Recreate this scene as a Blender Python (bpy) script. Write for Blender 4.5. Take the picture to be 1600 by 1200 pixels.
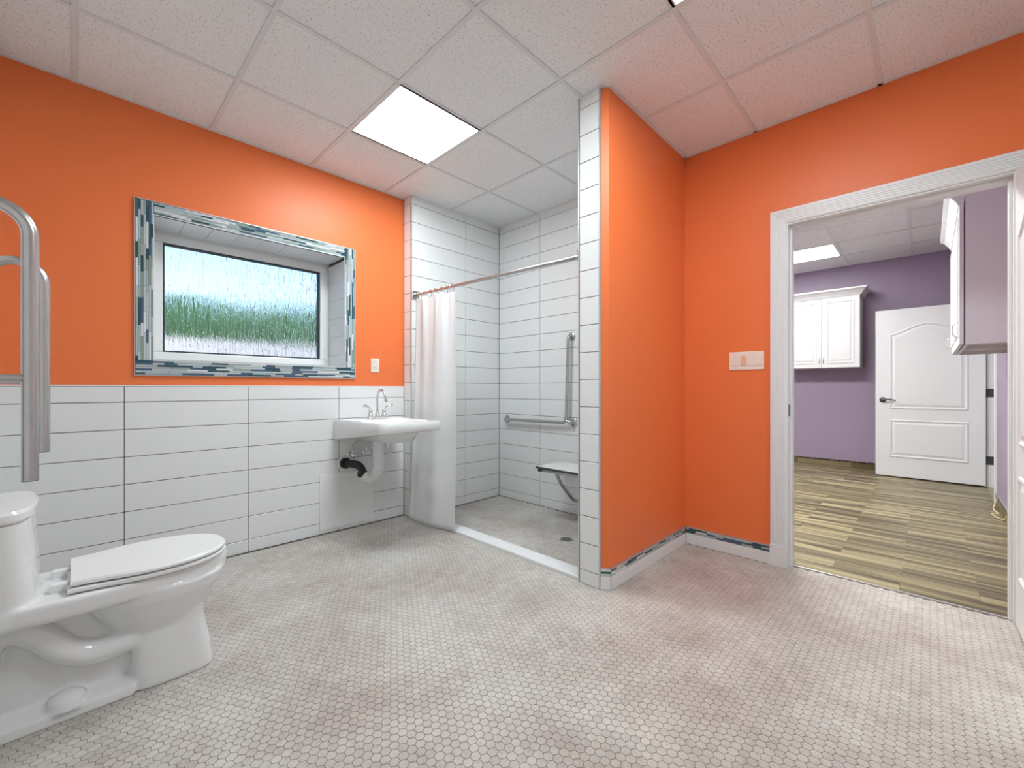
import bpy, bmesh, math, random
from mathutils import Vector, Matrix
random.seed(7)
sc = bpy.context.scene
for o in list(bpy.data.objects): bpy.data.objects.remove(o)
COL = sc.collection
PI = math.pi

# ------------------------------------------------------------------ camera
F_PX, HOR, HC = 666.26, 606.66, 1.10
ANG = math.atan((1450.18 - 800) / F_PX)
cam = bpy.data.cameras.new('camera'); cam_o = bpy.data.objects.new('camera', cam); COL.objects.link(cam_o)
cam.sensor_width = 36; cam.lens = 36 * F_PX / 1600; cam.shift_y = (HOR - 600) / 1600
cam.clip_start = .02
cam_o.location = (0, 0, HC); cam_o.rotation_euler = (PI / 2, 0, ANG - PI / 2)
sc.camera = cam_o
# ------------------------------------------------------------------ world, exposure
w = bpy.data.worlds.new('sky'); sc.world = w; w.use_nodes = True
nt = w.node_tree; bg = nt.nodes['Background']
sky = nt.nodes.new('ShaderNodeTexSky'); sky.sky_type = 'NISHITA'; sky.sun_disc = False
sky.sun_elevation = math.radians(38); sky.sun_rotation = math.radians(200); sky.dust_density = 1.5
nt.links.new(sky.outputs[0], bg.inputs[0]); bg.inputs[1].default_value = 0.20
vs = sc.view_settings; vs.view_transform = 'Standard'; vs.look = 'None'; vs.gamma = 1; vs.use_curve_mapping = False
vs.exposure = 0.75
LAMP = 20.0          # luminance of the ceiling light panels
LAMP_COL = (0.875, 0.97, 1.0)

# ------------------------------------------------------------------ materials
def nodes(name):
    m = bpy.data.materials.new(name); m.use_nodes = True
    return m, m.node_tree, m.node_tree.nodes['Principled BSDF']
def rgb(c): return (c[0], c[1], c[2], 1)
def mat(name, c, rough=.5, metal=0, var=.04, scale=8, bump=0, bscale=60, spec=.5, coat=0, trans=0):
    m, t, b = nodes(name)
    b.inputs['Roughness'].default_value = rough; b.inputs['Metallic'].default_value = metal
    b.inputs['Specular IOR Level'].default_value = spec; b.inputs['Coat Weight'].default_value = coat
    g = t.nodes.new('ShaderNodeNewGeometry')
    n = t.nodes.new('ShaderNodeTexNoise'); n.inputs['Scale'].default_value = scale; n.inputs['Detail'].default_value = 3
    t.links.new(g.outputs['Position'], n.inputs['Vector'])
    r = t.nodes.new('ShaderNodeMix'); r.data_type = 'RGBA'
    r.inputs[6].default_value = rgb([x * (1 - var) for x in c]); r.inputs[7].default_value = rgb([min(1, x * (1 + var)) for x in c])
    t.links.new(n.outputs['Fac'], r.inputs[0]); t.links.new(r.outputs[2], b.inputs['Base Color'])
    if bump:
        n2 = t.nodes.new('ShaderNodeTexNoise'); n2.inputs['Scale'].default_value = bscale
        t.links.new(g.outputs['Position'], n2.inputs['Vector'])
        bp = t.nodes.new('ShaderNodeBump'); bp.inputs['Strength'].default_value = bump; bp.inputs['Distance'].default_value = .002
        t.links.new(n2.outputs['Fac'], bp.inputs['Height']); t.links.new(bp.outputs[0], b.inputs['Normal'])
    return m
def glow(name, c, s):
    m, t, b = nodes(name)
    b.inputs['Base Color'].default_value = rgb((.9, .9, .9)); b.inputs['Roughness'].default_value = .5
    b.inputs['Emission Color'].default_value = rgb(c); b.inputs['Emission Strength'].default_value = s
    return m
ORANGE = mat('orange_paint', (.85, .195, .058), .42, var=.02, scale=3, bump=.08, bscale=260, spec=.35)
PURPLE = mat('purple_paint', (.36, .285, .385), .5, var=.03, scale=3, bump=.08, bscale=260)
PLAIN = mat('white_paint', (.8, .8, .79), .6)
TRIMW = mat('trim_white', (.80, .805, .81), .38, var=.015)
DOORW = mat('door_white', (.78, .785, .79), .42, var=.02, bump=.05, bscale=120)
TILEW = mat('white_wall_tile', (.80, .80, .80), .22, var=.02, scale=2)
GROUT = mat('grey_grout', (.085, .082, .08), .9, var=.1, scale=30)
BEDGREY = mat('floor_grout', (.185, .165, .15), .95, var=.18, scale=5)
PORC = mat('porcelain', (.80, .80, .80), .08, var=.01, spec=.6, coat=.3)
PLAST = mat('white_plastic', (.82, .82, .82), .3, var=.01)
VINYL = mat('vinyl_white', (.83, .83, .83), .3, var=.01)
METAL = mat('brushed_steel', (.52, .52, .52), .27, metal=1, var=.08, scale=40, bump=.05, bscale=400)
CHROME = mat('chrome', (.75, .75, .76), .1, metal=1, var=.02)
NICKEL = mat('dark_nickel', (.09, .09, .095), .35, metal=.7, var=.1)
ALU = mat('aluminium_edge', (.62, .63, .63), .35, metal=.8, var=.05)
BLACK = mat('black_plastic', (.012, .012, .012), .35, var=.1)
RUBBER = mat('dark_gasket', (.03, .04, .045), .6)
MARBLE = mat('pale_marble', (.80, .80, .81), .25, var=.06, scale=9)
TEE = mat('ceiling_tee', (.74, .74, .74), .5, var=.01)
PLATE = mat('warm_cast_plate', (.86, .74, .66), .35, var=.01)  # orange cast from the wall is mixed into the plate colour
CURT = mat('curtain_white', (.92, .92, .92), .55, var=.01)
_t = CURT.node_tree; _b = _t.nodes['Principled BSDF']; _tr = _t.nodes.new('ShaderNodeBsdfTranslucent'); _tr.inputs[0].default_value = (.9, .9, .9, 1)
_mx = _t.nodes.new('ShaderNodeMixShader'); _mx.inputs[0].default_value = .35
_t.links.new(_b.outputs[0], _mx.inputs[1]); _t.links.new(_tr.outputs[0], _mx.inputs[2]); _t.links.new(_mx.outputs[0], _t.nodes['Material Output'].inputs[0])
FOLIAGE = mat('foliage', (.06, .17, .05), .7, var=.5, scale=4)
BARK = mat('bark', (.12, .09, .06), .9, var=.2)
LAWN = mat('pale_gravel', (.62, .61, .58), .9, var=.15, scale=20)
FENCE = mat('white_fence', (.85, .85, .87), .6)
MOS = [mat('mosaic_%s' % n, c, .12, var=.06, scale=30, spec=.6) for n, c in (
    ('pale', (.50, .56, .57)), ('sage', (.27, .36, .31)), ('teal', (.030, .085, .105)), ('slate', (.065, .12, .195)),
    ('sky', (.42, .50, .56)), ('white', (.74, .74, .76)), ('stone', (.40, .44, .44)))]
GLOW = glow('light_diffuser', LAMP_COL, LAMP)
GLOW2 = glow('hall_diffuser', (.96, 1, .95), 5.5); HALL_FILL = glow('hall_fill_added', (.96, 1, .95), 33.0)  # second glow is for the added, unseen hall fill panel

def ceiling_tile_mat():
    m, t, b = nodes('acoustic_tile'); b.inputs['Roughness'].default_value = .9
    g = t.nodes.new('ShaderNodeNewGeometry')
    n = t.nodes.new('ShaderNodeTexNoise'); n.inputs['Scale'].default_value = 115; n.inputs['Detail'].default_value = 2.5
    t.links.new(g.outputs['Position'], n.inputs['Vector'])
    r = t.nodes.new('ShaderNodeValToRGB'); r.color_ramp.elements[0].position = .30; r.color_ramp.elements[1].position = .42
    r.color_ramp.elements[0].color = (.50, .50, .50, 1); r.color_ramp.elements[1].color = (.86, .86, .86, 1)
    t.links.new(n.outputs['Fac'], r.inputs[0]); t.links.new(r.outputs[0], b.inputs['Base Color'])
    bp = t.nodes.new('ShaderNodeBump'); bp.inputs['Strength'].default_value = .4; bp.inputs['Distance'].default_value = .003
    t.links.new(r.outputs[0], bp.inputs['Height']); t.links.new(bp.outputs[0], b.inputs['Normal'])
    return m
CTILE = ceiling_tile_mat()

def hex_mat(name, use_attr):
    m, t, b = nodes(name); b.inputs['Roughness'].default_value = .38; b.inputs['Specular IOR Level'].default_value = .35
    L = t.links.new
    g = t.nodes.new('ShaderNodeNewGeometry')
    if use_attr:
        a = t.nodes.new('ShaderNodeAttribute'); a.attribute_name = 'tone'; tone = a.outputs['Fac']
    else:
        a = t.nodes.new('ShaderNodeObjectInfo'); tone = a.outputs['Random']
    big = t.nodes.new('ShaderNodeTexNoise'); big.inputs['Scale'].default_value = 2.2; big.inputs['Detail'].default_value = 5; big.inputs['Roughness'].default_value = .65
    L(g.outputs['Position'], big.inputs['Vector'])
    vein = t.nodes.new('ShaderNodeTexNoise'); vein.inputs['Scale'].default_value = 75; vein.inputs['Detail'].default_value = 4; vein.inputs['Distortion'].default_value = 1.5
    L(g.outputs['Position'], vein.inputs['Vector'])
    r1 = t.nodes.new('ShaderNodeValToRGB'); e = r1.color_ramp.elements
    e[0].position = .40; e[0].color = (.60, .570, .535, 1); e[1].position = .64; e[1].color = (.46, .405, .375, 1)
    L(big.outputs['Fac'], r1.inputs[0])
    r2 = t.nodes.new('ShaderNodeValToRGB'); e = r2.color_ramp.elements
    e[0].position = .28; e[0].color = (.62, .60, .58, 1); e[1].position = .46; e[1].color = (1, 1, 1, 1)
    L(vein.outputs['Fac'], r2.inputs[0])
    mx = t.nodes.new('ShaderNodeMix'); mx.data_type = 'RGBA'; mx.blend_type = 'MULTIPLY'; mx.inputs[0].default_value = .8
    L(r1.outputs[0], mx.inputs[6]); L(r2.outputs[0], mx.inputs[7])
    r3 = t.nodes.new('ShaderNodeValToRGB'); e = r3.color_ramp.elements
    e[0].position = 0; e[0].color = (.89, .875, .865, 1); e[1].position = .3; e[1].color = (.96, .96, .96, 1)
    e2 = r3.color_ramp.elements.new(1); e2.color = (1.04, 1.04, 1.02, 1)
    L(tone, r3.inputs[0])
    mx2 = t.nodes.new('ShaderNodeMix'); mx2.data_type = 'RGBA'; mx2.blend_type = 'MULTIPLY'; mx2.inputs[0].default_value = 1
    L(mx.outputs[2], mx2.inputs[6]); L(r3.outputs[0], mx2.inputs[7]); L(mx2.outputs[2], b.inputs['Base Color'])
    return m
HEXA = hex_mat('hex_marble', False); HEXB = hex_mat('hex_marble_field', True)

def plank_mat():
    m, t, b = nodes('wood_look_tile'); b.inputs['Roughness'].default_value = .38
    L = t.links.new
    g = t.nodes.new('ShaderNodeNewGeometry'); oi = t.nodes.new('ShaderNodeObjectInfo')
    mp = t.nodes.new('ShaderNodeMapping'); mp.inputs['Scale'].default_value = (17, .8, 1)
    cb = t.nodes.new('ShaderNodeCombineXYZ'); mm = t.nodes.new('ShaderNodeMath'); mm.operation = 'MULTIPLY'; mm.inputs[1].default_value = 37
    L(oi.outputs['Random'], mm.inputs[0]); L(mm.outputs[0], cb.inputs[2]); L(mm.outputs[0], cb.inputs[0])
    ad = t.nodes.new('ShaderNodeVectorMath'); ad.operation = 'ADD'
    L(g.outputs['Position'], mp.inputs['Vector']); L(mp.outputs[0], ad.inputs[0]); L(cb.outputs[0], ad.inputs[1])
    n = t.nodes.new('ShaderNodeTexNoise'); n.inputs['Scale'].default_value = 1; n.inputs['Detail'].default_value = 4; n.inputs['Distortion'].default_value = .4
    L(ad.outputs[0], n.inputs['Vector'])
    r = t.nodes.new('ShaderNodeValToRGB'); e = r.color_ramp.elements
    e[0].position = .36; e[0].color = (.075, .057, .024, 1); e[1].position = .66; e[1].color = (.42, .35, .19, 1)
    x = r.color_ramp.elements.new(.5); x.color = (.195, .155, .078, 1)
    L(n.outputs['Fac'], r.inputs[0]); L(r.outputs[0], b.inputs['Base Color'])
    return m
PLANK = plank_mat()
PGROUT = mat('plank_grout', (.38, .33, .22), .9)

def glass_mat():
    m, t, b = nodes('rain_glass'); L = t.links.new
    b.inputs['Transmission Weight'].default_value = 1; b.inputs['IOR'].default_value = 1.4; b.inputs['Roughness'].default_value = .03
    b.inputs['Base Color'].default_value = (.93, .98, 1, 1)
    g = t.nodes.new('ShaderNodeNewGeometry'); mp = t.nodes.new('ShaderNodeMapping'); mp.inputs['Scale'].default_value = (75, 1, 11)
    L(g.outputs['Position'], mp.inputs['Vector'])
    n = t.nodes.new('ShaderNodeTexNoise'); n.inputs['Scale'].default_value = 1; n.inputs['Detail'].default_value = 2.5; n.inputs['Distortion'].default_value = .5
    L(mp.outputs[0], n.inputs['Vector'])
    bp = t.nodes.new('ShaderNodeBump'); bp.inputs['Strength'].default_value = 1; bp.inputs['Distance'].default_value = .016
    L(n.outputs['Fac'], bp.inputs['Height']); L(bp.outputs[0], b.inputs['Normal'])
    return m
GLASS = glass_mat()

# ------------------------------------------------------------------ mesh helpers
class M:
    def __init__(s): s.v = []; s.f = []
    def add(s, v, f):
        n = len(s.v); s.v += [tuple(p) for p in v]; s.f += [tuple(i + n for i in q) for q in f]; return s
    def box(s, x0, x1, y0, y1, z0, z1):
        return s.add([(x0, y0, z0), (x1, y0, z0), (x1, y1, z0), (x0, y1, z0), (x0, y0, z1), (x1, y0, z1), (x1, y1, z1), (x0, y1, z1)],
                     [(0, 3, 2, 1), (4, 5, 6, 7), (0, 1, 5, 4), (1, 2, 6, 5), (2, 3, 7, 6), (3, 0, 4, 7)])
    def loft(s, rings, cap=True, closed=True):
        n = len(rings[0]); v = [p for r in rings for p in r]; f = []
        for i in range(len(rings) - 1):
            for j in range(n if closed else n - 1):
                k = (j + 1) % n; f.append((i * n + j, i * n + k, (i + 1) * n + k, (i + 1) * n + j))
        if cap: f += [tuple(range(n - 1, -1, -1)), tuple((len(rings) - 1) * n + j for j in range(n))]
        return s.add(v, f)
    def prism(s, poly, z0, z1):      # plan polygon
        return s.loft([[(x, y, z0) for x, y in poly], [(x, y, z1) for x, y in poly]])
    def tube(s, path, r, seg=14, closed=False, cap=True):
        P = [Vector(p) for p in path]; rs = r if isinstance(r, (list, tuple)) else [r] * len(P)
        rings = []; nrm = None
        for i, p in enumerate(P):
            if closed: d = P[(i + 1) % len(P)] - P[i - 1]
            else: d = P[min(i + 1, len(P) - 1)] - P[max(i - 1, 0)]
            d.normalize()
            if nrm is None:
                a = Vector((0, 0, 1)) if abs(d.z) < .9 else Vector((1, 0, 0)); nrm = d.cross(a).normalized()
            nrm = (nrm - d * nrm.dot(d)).normalized(); bi = d.cross(nrm)
            rings.append([p + (nrm * math.cos(2 * PI * k / seg) + bi * math.sin(2 * PI * k / seg)) * rs[i] for k in range(seg)])
        if closed: rings.append(rings[0]); cap = False
        return s.loft(rings, cap)
    def cyl(s, a, b, r, r2=None, seg=20): return s.tube([a, b], [r, r if r2 is None else r2], seg)
    def lathe(s, c, prof, axis=(0, 0, 1), seg=24):
        ax = Vector(axis).normalized(); a = Vector((1, 0, 0)) if abs(ax.x) < .9 else Vector((0, 1, 0))
        u = ax.cross(a).normalized(); w_ = ax.cross(u); c = Vector(c)
        return s.loft([[c + ax * h + (u * math.cos(2 * PI * k / seg) + w_ * math.sin(2 * PI * k / seg)) * max(r, 1e-4) for k in range(seg)] for r, h in prof])
    def mesh(s, name, off=(0, 0, 0), smooth=None):
        me = bpy.data.meshes.new(name); o = Vector(off)
        me.from_pydata([tuple(Vector(p) - o) for p in s.v], [], s.f)
        b = bmesh.new(); b.from_mesh(me); bmesh.ops.recalc_face_normals(b, faces=b.faces); b.to_mesh(me); b.free()
        if smooth is not None:
            me.shade_smooth(); me.set_sharp_from_angle(angle=math.radians(smooth))
        return me
def fillet(pts, rad, n=7):
    P = [Vector(p) for p in pts]; out = [P[0]]
    for i in range(1, len(P) - 1):
        a = (P[i - 1] - P[i]); b = (P[i + 1] - P[i]); r = min(rad, a.length * .49, b.length * .49)
        p0 = P[i] + a.normalized() * r; p1 = P[i] + b.normalized() * r
        for k in range(n + 1):
            t = k / n; out.append(p0 * (1 - t) ** 2 + P[i] * 2 * t * (1 - t) + p1 * t * t)
    return out + [P[-1]]
def smoothpath(pts, n=6):
    P = [Vector(p) for p in pts]; P = [P[0] * 2 - P[1]] + P + [P[-1] * 2 - P[-2]]; out = []
    for i in range(1, len(P) - 2):
        for k in range(n):
            t = k / n
            out.append(.5 * ((2 * P[i]) + (P[i + 1] - P[i - 1]) * t + (2 * P[i - 1] - 5 * P[i] + 4 * P[i + 1] - P[i + 2]) * t * t + (3 * P[i] - P[i - 1] - 3 * P[i + 1] + P[i + 2]) * t ** 3))
    return out + [P[-2]]

def tag(o, label, cat=None, group=None, kind=None):
    o['label'] = label
    if cat: o['category'] = cat
    if group: o['group'] = group
    if kind: o['kind'] = kind
    return o
def link(name, me, m, parent=None, loc=(0, 0, 0)):
    o = bpy.data.objects.new(name, me); COL.objects.link(o); o.location = loc
    if me is not None and m is not None and not me.materials: me.materials.append(m)
    if parent: o.parent = parent
    return o
def bevel(o, wd, seg=2):
    b = o.modifiers.new('bevel', 'BEVEL'); b.width = wd; b.segments = seg; b.limit_method = 'ANGLE'; b.angle_limit = math.radians(40); return o
def struct(name, mb, m, label, cat=None, bev=0):
    o = link(name, mb.mesh(name), m); tag(o, label, cat, kind='structure')
    if bev: bevel(o, bev)
    return o
def thing(name, loc, label, cat, group=None, rz=0, kind=None):
    o = link(name, None, None, None, loc); o.rotation_euler = (0, 0, rz); tag(o, label, cat, group, kind); o.empty_display_size = .1; return o
def root_loc(o):
    v = Vector(o.location)
    while o.parent: o = o.parent; v += Vector(o.location)
    return v
def part(root, name, mb, m, bev=0, smooth=None, local=False, label=None):
    """mesh given in world coordinates (or in the root's own when local)"""
    o = link(name, mb.mesh(name, (0, 0, 0) if local else root_loc(root), smooth), m, root)
    if bev: bevel(o, bev)
    if label: o['label'] = label
    return o
TC = {}
def bevbox(dx, dy, dz, bv=.0012, m=None):
    """shared bevelled box, centred"""
    k = (round(dx, 4), round(dy, 4), round(dz, 4), bv, m.name if m else '')
    if k not in TC:
        me = bpy.data.meshes.new('piece'); b = bmesh.new(); bmesh.ops.create_cube(b, size=1, matrix=Matrix.Diagonal((dx, dy, dz, 1)))
        bmesh.ops.bevel(b, geom=b.edges[:], offset=bv, segments=1, affect='EDGES'); b.to_mesh(me); b.free()
        if m: me.materials.append(m)
        TC[k] = me
    return TC[k]
def piece(parent, name, x0, x1, y0, y1, z0, z1, m, bv=.0012):
    o = link(name, bevbox(x1 - x0, y1 - y0, z1 - z0, bv, m), None, parent)
    o.location = Vector(((x0 + x1) / 2, (y0 + y1) / 2, (z0 + z1) / 2)) - (root_loc(parent) if parent else Vector())
    return o

# ================================================================== dimensions
YW = 3.265; X3 = 3.045; XS = 2.0; YB = 3.155; CZ = 2.746
YP0, YP1 = 1.243, 1.425
XL, YN = -.30, -1.30                    # walls behind the toilet and behind the camera
DY0, DY1, DZ = -.285, .613, 2.10        # door opening
XH = 3.205                              # hall side of the door wall
XF, HZ, YR = 7.48, 2.795, -.47          # hall: far wall, ceiling, right wall
HYL = 2.4
WX0, WX1, WZ0, WZ1 = .325, 1.476, 1.263, 2.125   # window recess

# ------------------------------------------------------------------ floor with hexagon tiles
floor = struct('floor', M().box(XL, X3 + .06, YN, YW, -.08, -.0014), BEDGREY, 'grey grout bed of the hexagon mosaic bathroom floor', 'floor')
PX_, PY_ = .0300, .02598
def project(x, y, z):
    c, s = math.cos(ANG), math.sin(ANG); d = x * c + y * s
    if d < .1: return None
    return 800 + F_PX * (x * s - y * c) / d, HOR - F_PX * (z - HC) / d, d
R_HEX = .0300 / math.sqrt(3) - .0009
hexpts = [(R_HEX * math.cos(math.radians(30 + 60 * k)), R_HEX * math.sin(math.radians(30 + 60 * k))) for k in range(6)]
cells = []
nrow = int((YW - YN) / PY_) + 1; ncol = int((X3 + .06 - XL) / PX_) + 1
for j in range(nrow):
    y = YN + .008 + j * PY_
    for i in range(ncol):
        x = XL + .012 + i * PX_ + (PX_ / 2 if j % 2 else 0)
        if x > X3 + .045 or y > YW - .012: continue
        if x > X3 - .012 and not (DY0 < y < DY1): continue
        if XS + .01 < x and YP0 + .012 < y < YP1 - .012: continue
        if x > XS + .01 and y > YB - .01: continue
        cells.append((x, y))
vis = []
for k, (x, y) in enumerate(cells):
    p = project(x, y, 0)
    if p and 5 < p[0] < 1595 and p[1] < 1128 and not (x < .42 and 1.98 < y < 2.36): vis.append((p[2], k))
vis.sort(); near = set(k for _, k in vis[:300])
def hexmesh():
    mb = M(); mb.loft([[(x, y, -.004) for x, y in hexpts], [(x, y, -.0005) for x, y in hexpts], [(x * .965, y * .965, 0) for x, y in hexpts]])
    return mb
hm = hexmesh().mesh('hex_tile'); hm.materials.append(HEXA)
mb = M(); tones = []
base = hexmesh()
nf = len(base.f)
for k, (x, y) in enumerate(cells):
    if k in near:
        o = link('hex_tile', hm, None, floor, (x, y, 0))
    else:
        n = len(mb.v); mb.v += [(a + x, b + y, c) for a, b, c in base.v]; mb.f += [tuple(i + n for i in q) for q in base.f]
        tones += [random.random()] * nf
me = bpy.data.meshes.new('hex_tiles'); me.from_pydata(mb.v, [], mb.f)
at = me.attributes.new('tone', 'FLOAT', 'FACE'); at.data.foreach_set('value', tones)
hx = link('hex_tile_field', me, HEXB, floor); hx['kind'] = 'stuff'; hx['label'] = 'rest of the small beige hexagon floor tiles'

# ------------------------------------------------------------------ walls
def grid_tiles(parent, axis, plane, out, us, zs, m=TILEW, th=.010, gap=.0037, skip=None):
    """tiles on a vertical plane; axis = direction they run in, out = which way they face (+1/-1)"""
    a, b = (plane, plane + out * th) if out > 0 else (plane + out * th, plane)
    for i in range(len(us) - 1):
        for j in range(len(zs) - 1):
            u0, u1, z0, z1 = us[i] + gap / 2, us[i + 1] - gap / 2, zs[j] + gap / 2, zs[j + 1] - gap / 2
            if u1 - u0 < .006 or z1 - z0 < .004 or (skip and skip(u0, u1, z0, z1)): continue
            if axis == 'x': piece(parent, 'tile', u0, u1, a, b, z0, z1, m)
            else: piece(parent, 'tile', a, b, u0, u1, z0, z1, m)
ZR_W = [0, .084] + [.084 + .1562 * k for k in range(1, 7)] + [1.112]
ZR_S = [0] + [.078 + .1529 * k for k in range(18)] + [CZ + .004]
# window wall
mb = M(); T = .40; yw = YW + .010
mb.box(XL - .1, WX0 - .008, yw, yw + T, 0, CZ + .2).box(WX1 + .008, X3, yw, yw + T, 0, CZ + .2)
mb.box(WX0 - .008, WX1 + .008, yw, yw + T, 0, WZ0 - .008).box(WX0 - .008, WX1 + .008, yw, yw + T, WZ1 + .008, CZ + .2)
wl = struct('wall_left', mb, ORANGE, 'orange painted wall with the window above white tile wainscot', 'wall')
part(wl, 'grout', M().box(XL, XS, yw - .0078, yw + .001, 0, 1.112), GROUT)
def behind_panel(u0, u1, z0, z1): return False
grid_tiles(wl, 'x', yw, -1, [XL, .195, .812, 1.429, XS], ZR_W)
part(wl, 'edge_trim', M().box(XL, XS, yw - .011, yw, 1.112, 1.119), MARBLE)
# wall behind toilet and wall behind camera (not in view, close the room)
struct('wall_behind_toilet', M().box(XL - .1, XL, YN, YW + .01, 0, CZ + .2), PLAIN, 'white wall behind the toilet', 'wall')
struct('wall_near', M().box(XL - .1, X3 + .1, YN - .1, YN, 0, CZ + .2), PLAIN, 'white wall opposite the window wall', 'wall')
# shower wall bump-out
mb = M().box(XS + .010, X3 + .1, YB + .010, yw, 0, CZ + .2)
ws = struct('wall_shower', mb, GROUT, 'white tiled shower wall standing proud of the orange window wall', 'wall')
grid_tiles(ws, 'x', YB + .010, -1, [XS + .004, 2.600, X3], ZR_S)
grid_tiles(ws, 'y', XS + .010, -1, [YB + .004, yw - .011], ZR_S)
part(ws, 'edge_trim', M().box(XS - .001, XS + .010, YB - .001, YB + .010, 0, CZ), ALU)
# door wall / shower back wall
mb = M(); x0, x1 = X3 + .006, XH
mb.box(x0, x1, DY1 + .02, YP0 + .1, 0, HZ + .2).box(x0, x1, YN, DY0 - .02, 0, HZ + .2).box(x0, x1, DY0 - .02, DY1 + .02, DZ + .02, HZ + .2)
wr = struct('wall_right', mb, ORANGE, 'orange painted wall holding the doorway to the purple room', 'wall')
sb = struct('wall_shower_back', M().box(X3 + .010, XH, YP0 + .1, YW + .4, 0, HZ + .2), GROUT, 'white tiled back wall of the shower with the grab bar', 'wall')
grid_tiles(sb, 'y', X3 + .010, -1, [YP1 - .004, 1.995, 2.605, YB - .001], ZR_S)
# partition
poly = [(XS + .010, YP1 - .010), (XS + .010, YP0 + .042), (XS + .040, YP0 + .006), (X3 + .008, YP0 + .006), (X3 + .008, YP1 - .010)]
wp = struct('wall_partition', M().prism(poly, 0, CZ + .2), ORANGE, 'orange partition wall with chamfered corner beside the shower', 'wall')
part(wp, 'grout', M().box(XS + .003, XS + .011, YP0 + .045, YP1 - .008, 0, CZ).box(XS + .003, X3, YP1 - .011, YP1 - .003, 0, CZ), GROUT)
grid_tiles(wp, 'y', XS + .010, -1, [YP0 + .044, YP1 - .008], ZR_S)
grid_tiles(wp, 'x', YP1 - .010, 1, [XS + .008, 2.61, X3], ZR_S)
part(wp, 'edge_trim', M().box(XS - .001, XS + .010, YP0 + .036, YP0 + .044, 0, CZ), ALU)
part(wp, 'edge_trim', M().box(XS - .001, XS + .008, YP1 - .008, YP1 + .001, 0, CZ), ALU)

# mosaic baseboards: white tile course with three rows of glass strips above
def strips(parent, n, length, place, avg, wts):
    for r in range(n):
        u = -random.random() * avg * .6; prev = -1
        while u < length:
            l = avg * random.uniform(.45, 1.6); a, b = max(u, 0), min(u + l, length); u += l
            if b - a < .012: continue
            k = random.choices(range(7), wts)[0]
            while k == prev and k != 0: k = random.choices(range(7), wts)[0]
            prev = k; place(r, a + .0006, b - .0006, MOS[k])
bbp = struct('baseboard_partition', M().box(XS + .040, X3 - .014, YP0 - .004, YP0 + .007, 0, .115), GROUT, 'white tile baseboard with glass strip mosaic along the orange partition', 'baseboard')
for a, b in ((XS + .043, 2.655), (2.657, X3 - .016)): piece(bbp, 'tile', a, b, YP0 - .012, YP0 - .002, .001, .074, TILEW)
strips(bbp, 3, X3 - .016 - (XS + .043), lambda r, a, b, m: piece(bbp, 'mosaic_strip', XS + .043 + a, XS + .043 + b, YP0 - .010, YP0 - .002, .0765 + r * .0115, .0870 + r * .0115, m, .0006), .10, (4, 2, 4, 3, 2, 2, 4))
part(bbp, 'edge_trim', M().box(XS + .040, X3 - .006, YP0 - .011, YP0 + .006, .1115, .1165), ALU)
# chamfered end of that baseboard
cx, cy = (XS + .0085, YP0 + .0405), (XS + .043, YP0 - .002)
def quad(p, q, off, z0, z1, th=.010):
    d = Vector((q[0] - p[0], q[1] - p[1], 0)).normalized(); nv = Vector((d.y, -d.x, 0))
    if nv.x > 0: nv = -nv
    P = [Vector((p[0], p[1], 0)) + nv * off, Vector((q[0], q[1], 0)) + nv * off]
    return M().prism([(P[0].x, P[0].y), (P[1].x, P[1].y), (P[1].x + nv.x * th, P[1].y + nv.y * th), (P[0].x + nv.x * th, P[0].y + nv.y * th)], z0, z1)
part(bbp, 'corner_tile', quad(cx, cy, -.003, .001, .074), TILEW, .001)
for r, k in enumerate((0, 2, 5)): part(bbp, 'mosaic_strip', quad(cx, cy, -.003, .0765 + r * .0115, .087 + r * .0115, .009), MOS[k])
part(bbp, 'edge_trim', quad(cx, cy, -.003, .1115, .1165, .0095), ALU)
bbr = struct('baseboard_right', M().box(X3 - .004, X3 + .007, .709, YP0 - .012, 0, .115), GROUT, 'white tile baseboard with glass strip mosaic between partition and door casing', 'baseboard')
piece(bbr, 'tile', X3 - .012, X3 - .002, .709, YP0 - .013, .001, .074, TILEW)
strips(bbr, 3, YP0 - .013 - .709, lambda r, a, b, m: piece(bbr, 'mosaic_strip', X3 - .010, X3 - .002, .709 + a, .709 + b, .0765 + r * .0115, .0870 + r * .0115, m, .0006), .10, (4, 2, 4, 3, 2, 2, 4))
part(bbr, 'edge_trim', M().box(X3 - .011, X3 + .006, .709, YP0 - .012, .1115, .1165), ALU)

# ------------------------------------------------------------------ suspended ceilings
def ceiling(name, xs, ys, z, label, lights, wd=.023):
    c = struct(name, M().box(xs[0] - .05, xs[-1] + .05, ys[0] - .05, ys[-1] + .05, z + .12, z + .16), PLAIN, label, 'ceiling')
    for i in range(len(xs) - 1):
        for j in range(len(ys) - 1):
            if any(xs[i] - .01 < lx < xs[i + 1] + .01 and ys[j] - .01 < ly < ys[j + 1] + .01 for lx, ly in lights): continue
            piece(c, 'ceiling_tile', xs[i] + .006, xs[i + 1] - .006, ys[j] + .006, ys[j + 1] - .006, z + .0015, z + .016, CTILE, .003)
    for x in xs[1:-1]: part(c, 'tee', M().box(x - wd / 2, x + wd / 2, ys[0], ys[-1], z - .0045, z + .0012), TEE)
    for y in ys[1:-1]: part(c, 'tee', M().box(xs[0], xs[-1], y - wd / 2, y + wd / 2, z - .004, z + .0010), TEE)
    return c
BX = [XL, 0, .607, 1.217, 1.815, 2.425, X3 + .01]
BY = [YN, -1.03, -.42, .185, .79, 1.405, 2.035, 2.640, YW + .01]
LC = [(1.516, 2.338), (1.516, .488)]
ce = ceiling('ceiling', BX, BY, CZ, 'white speckled acoustic tile ceiling on a metal grid above the bathroom', LC)
def angle_strip(x0, x1, y0, y1): part(ce, 'wall_angle', M().box(x0, x1, y0, y1, CZ - .004, CZ + .003), TEE)
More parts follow.
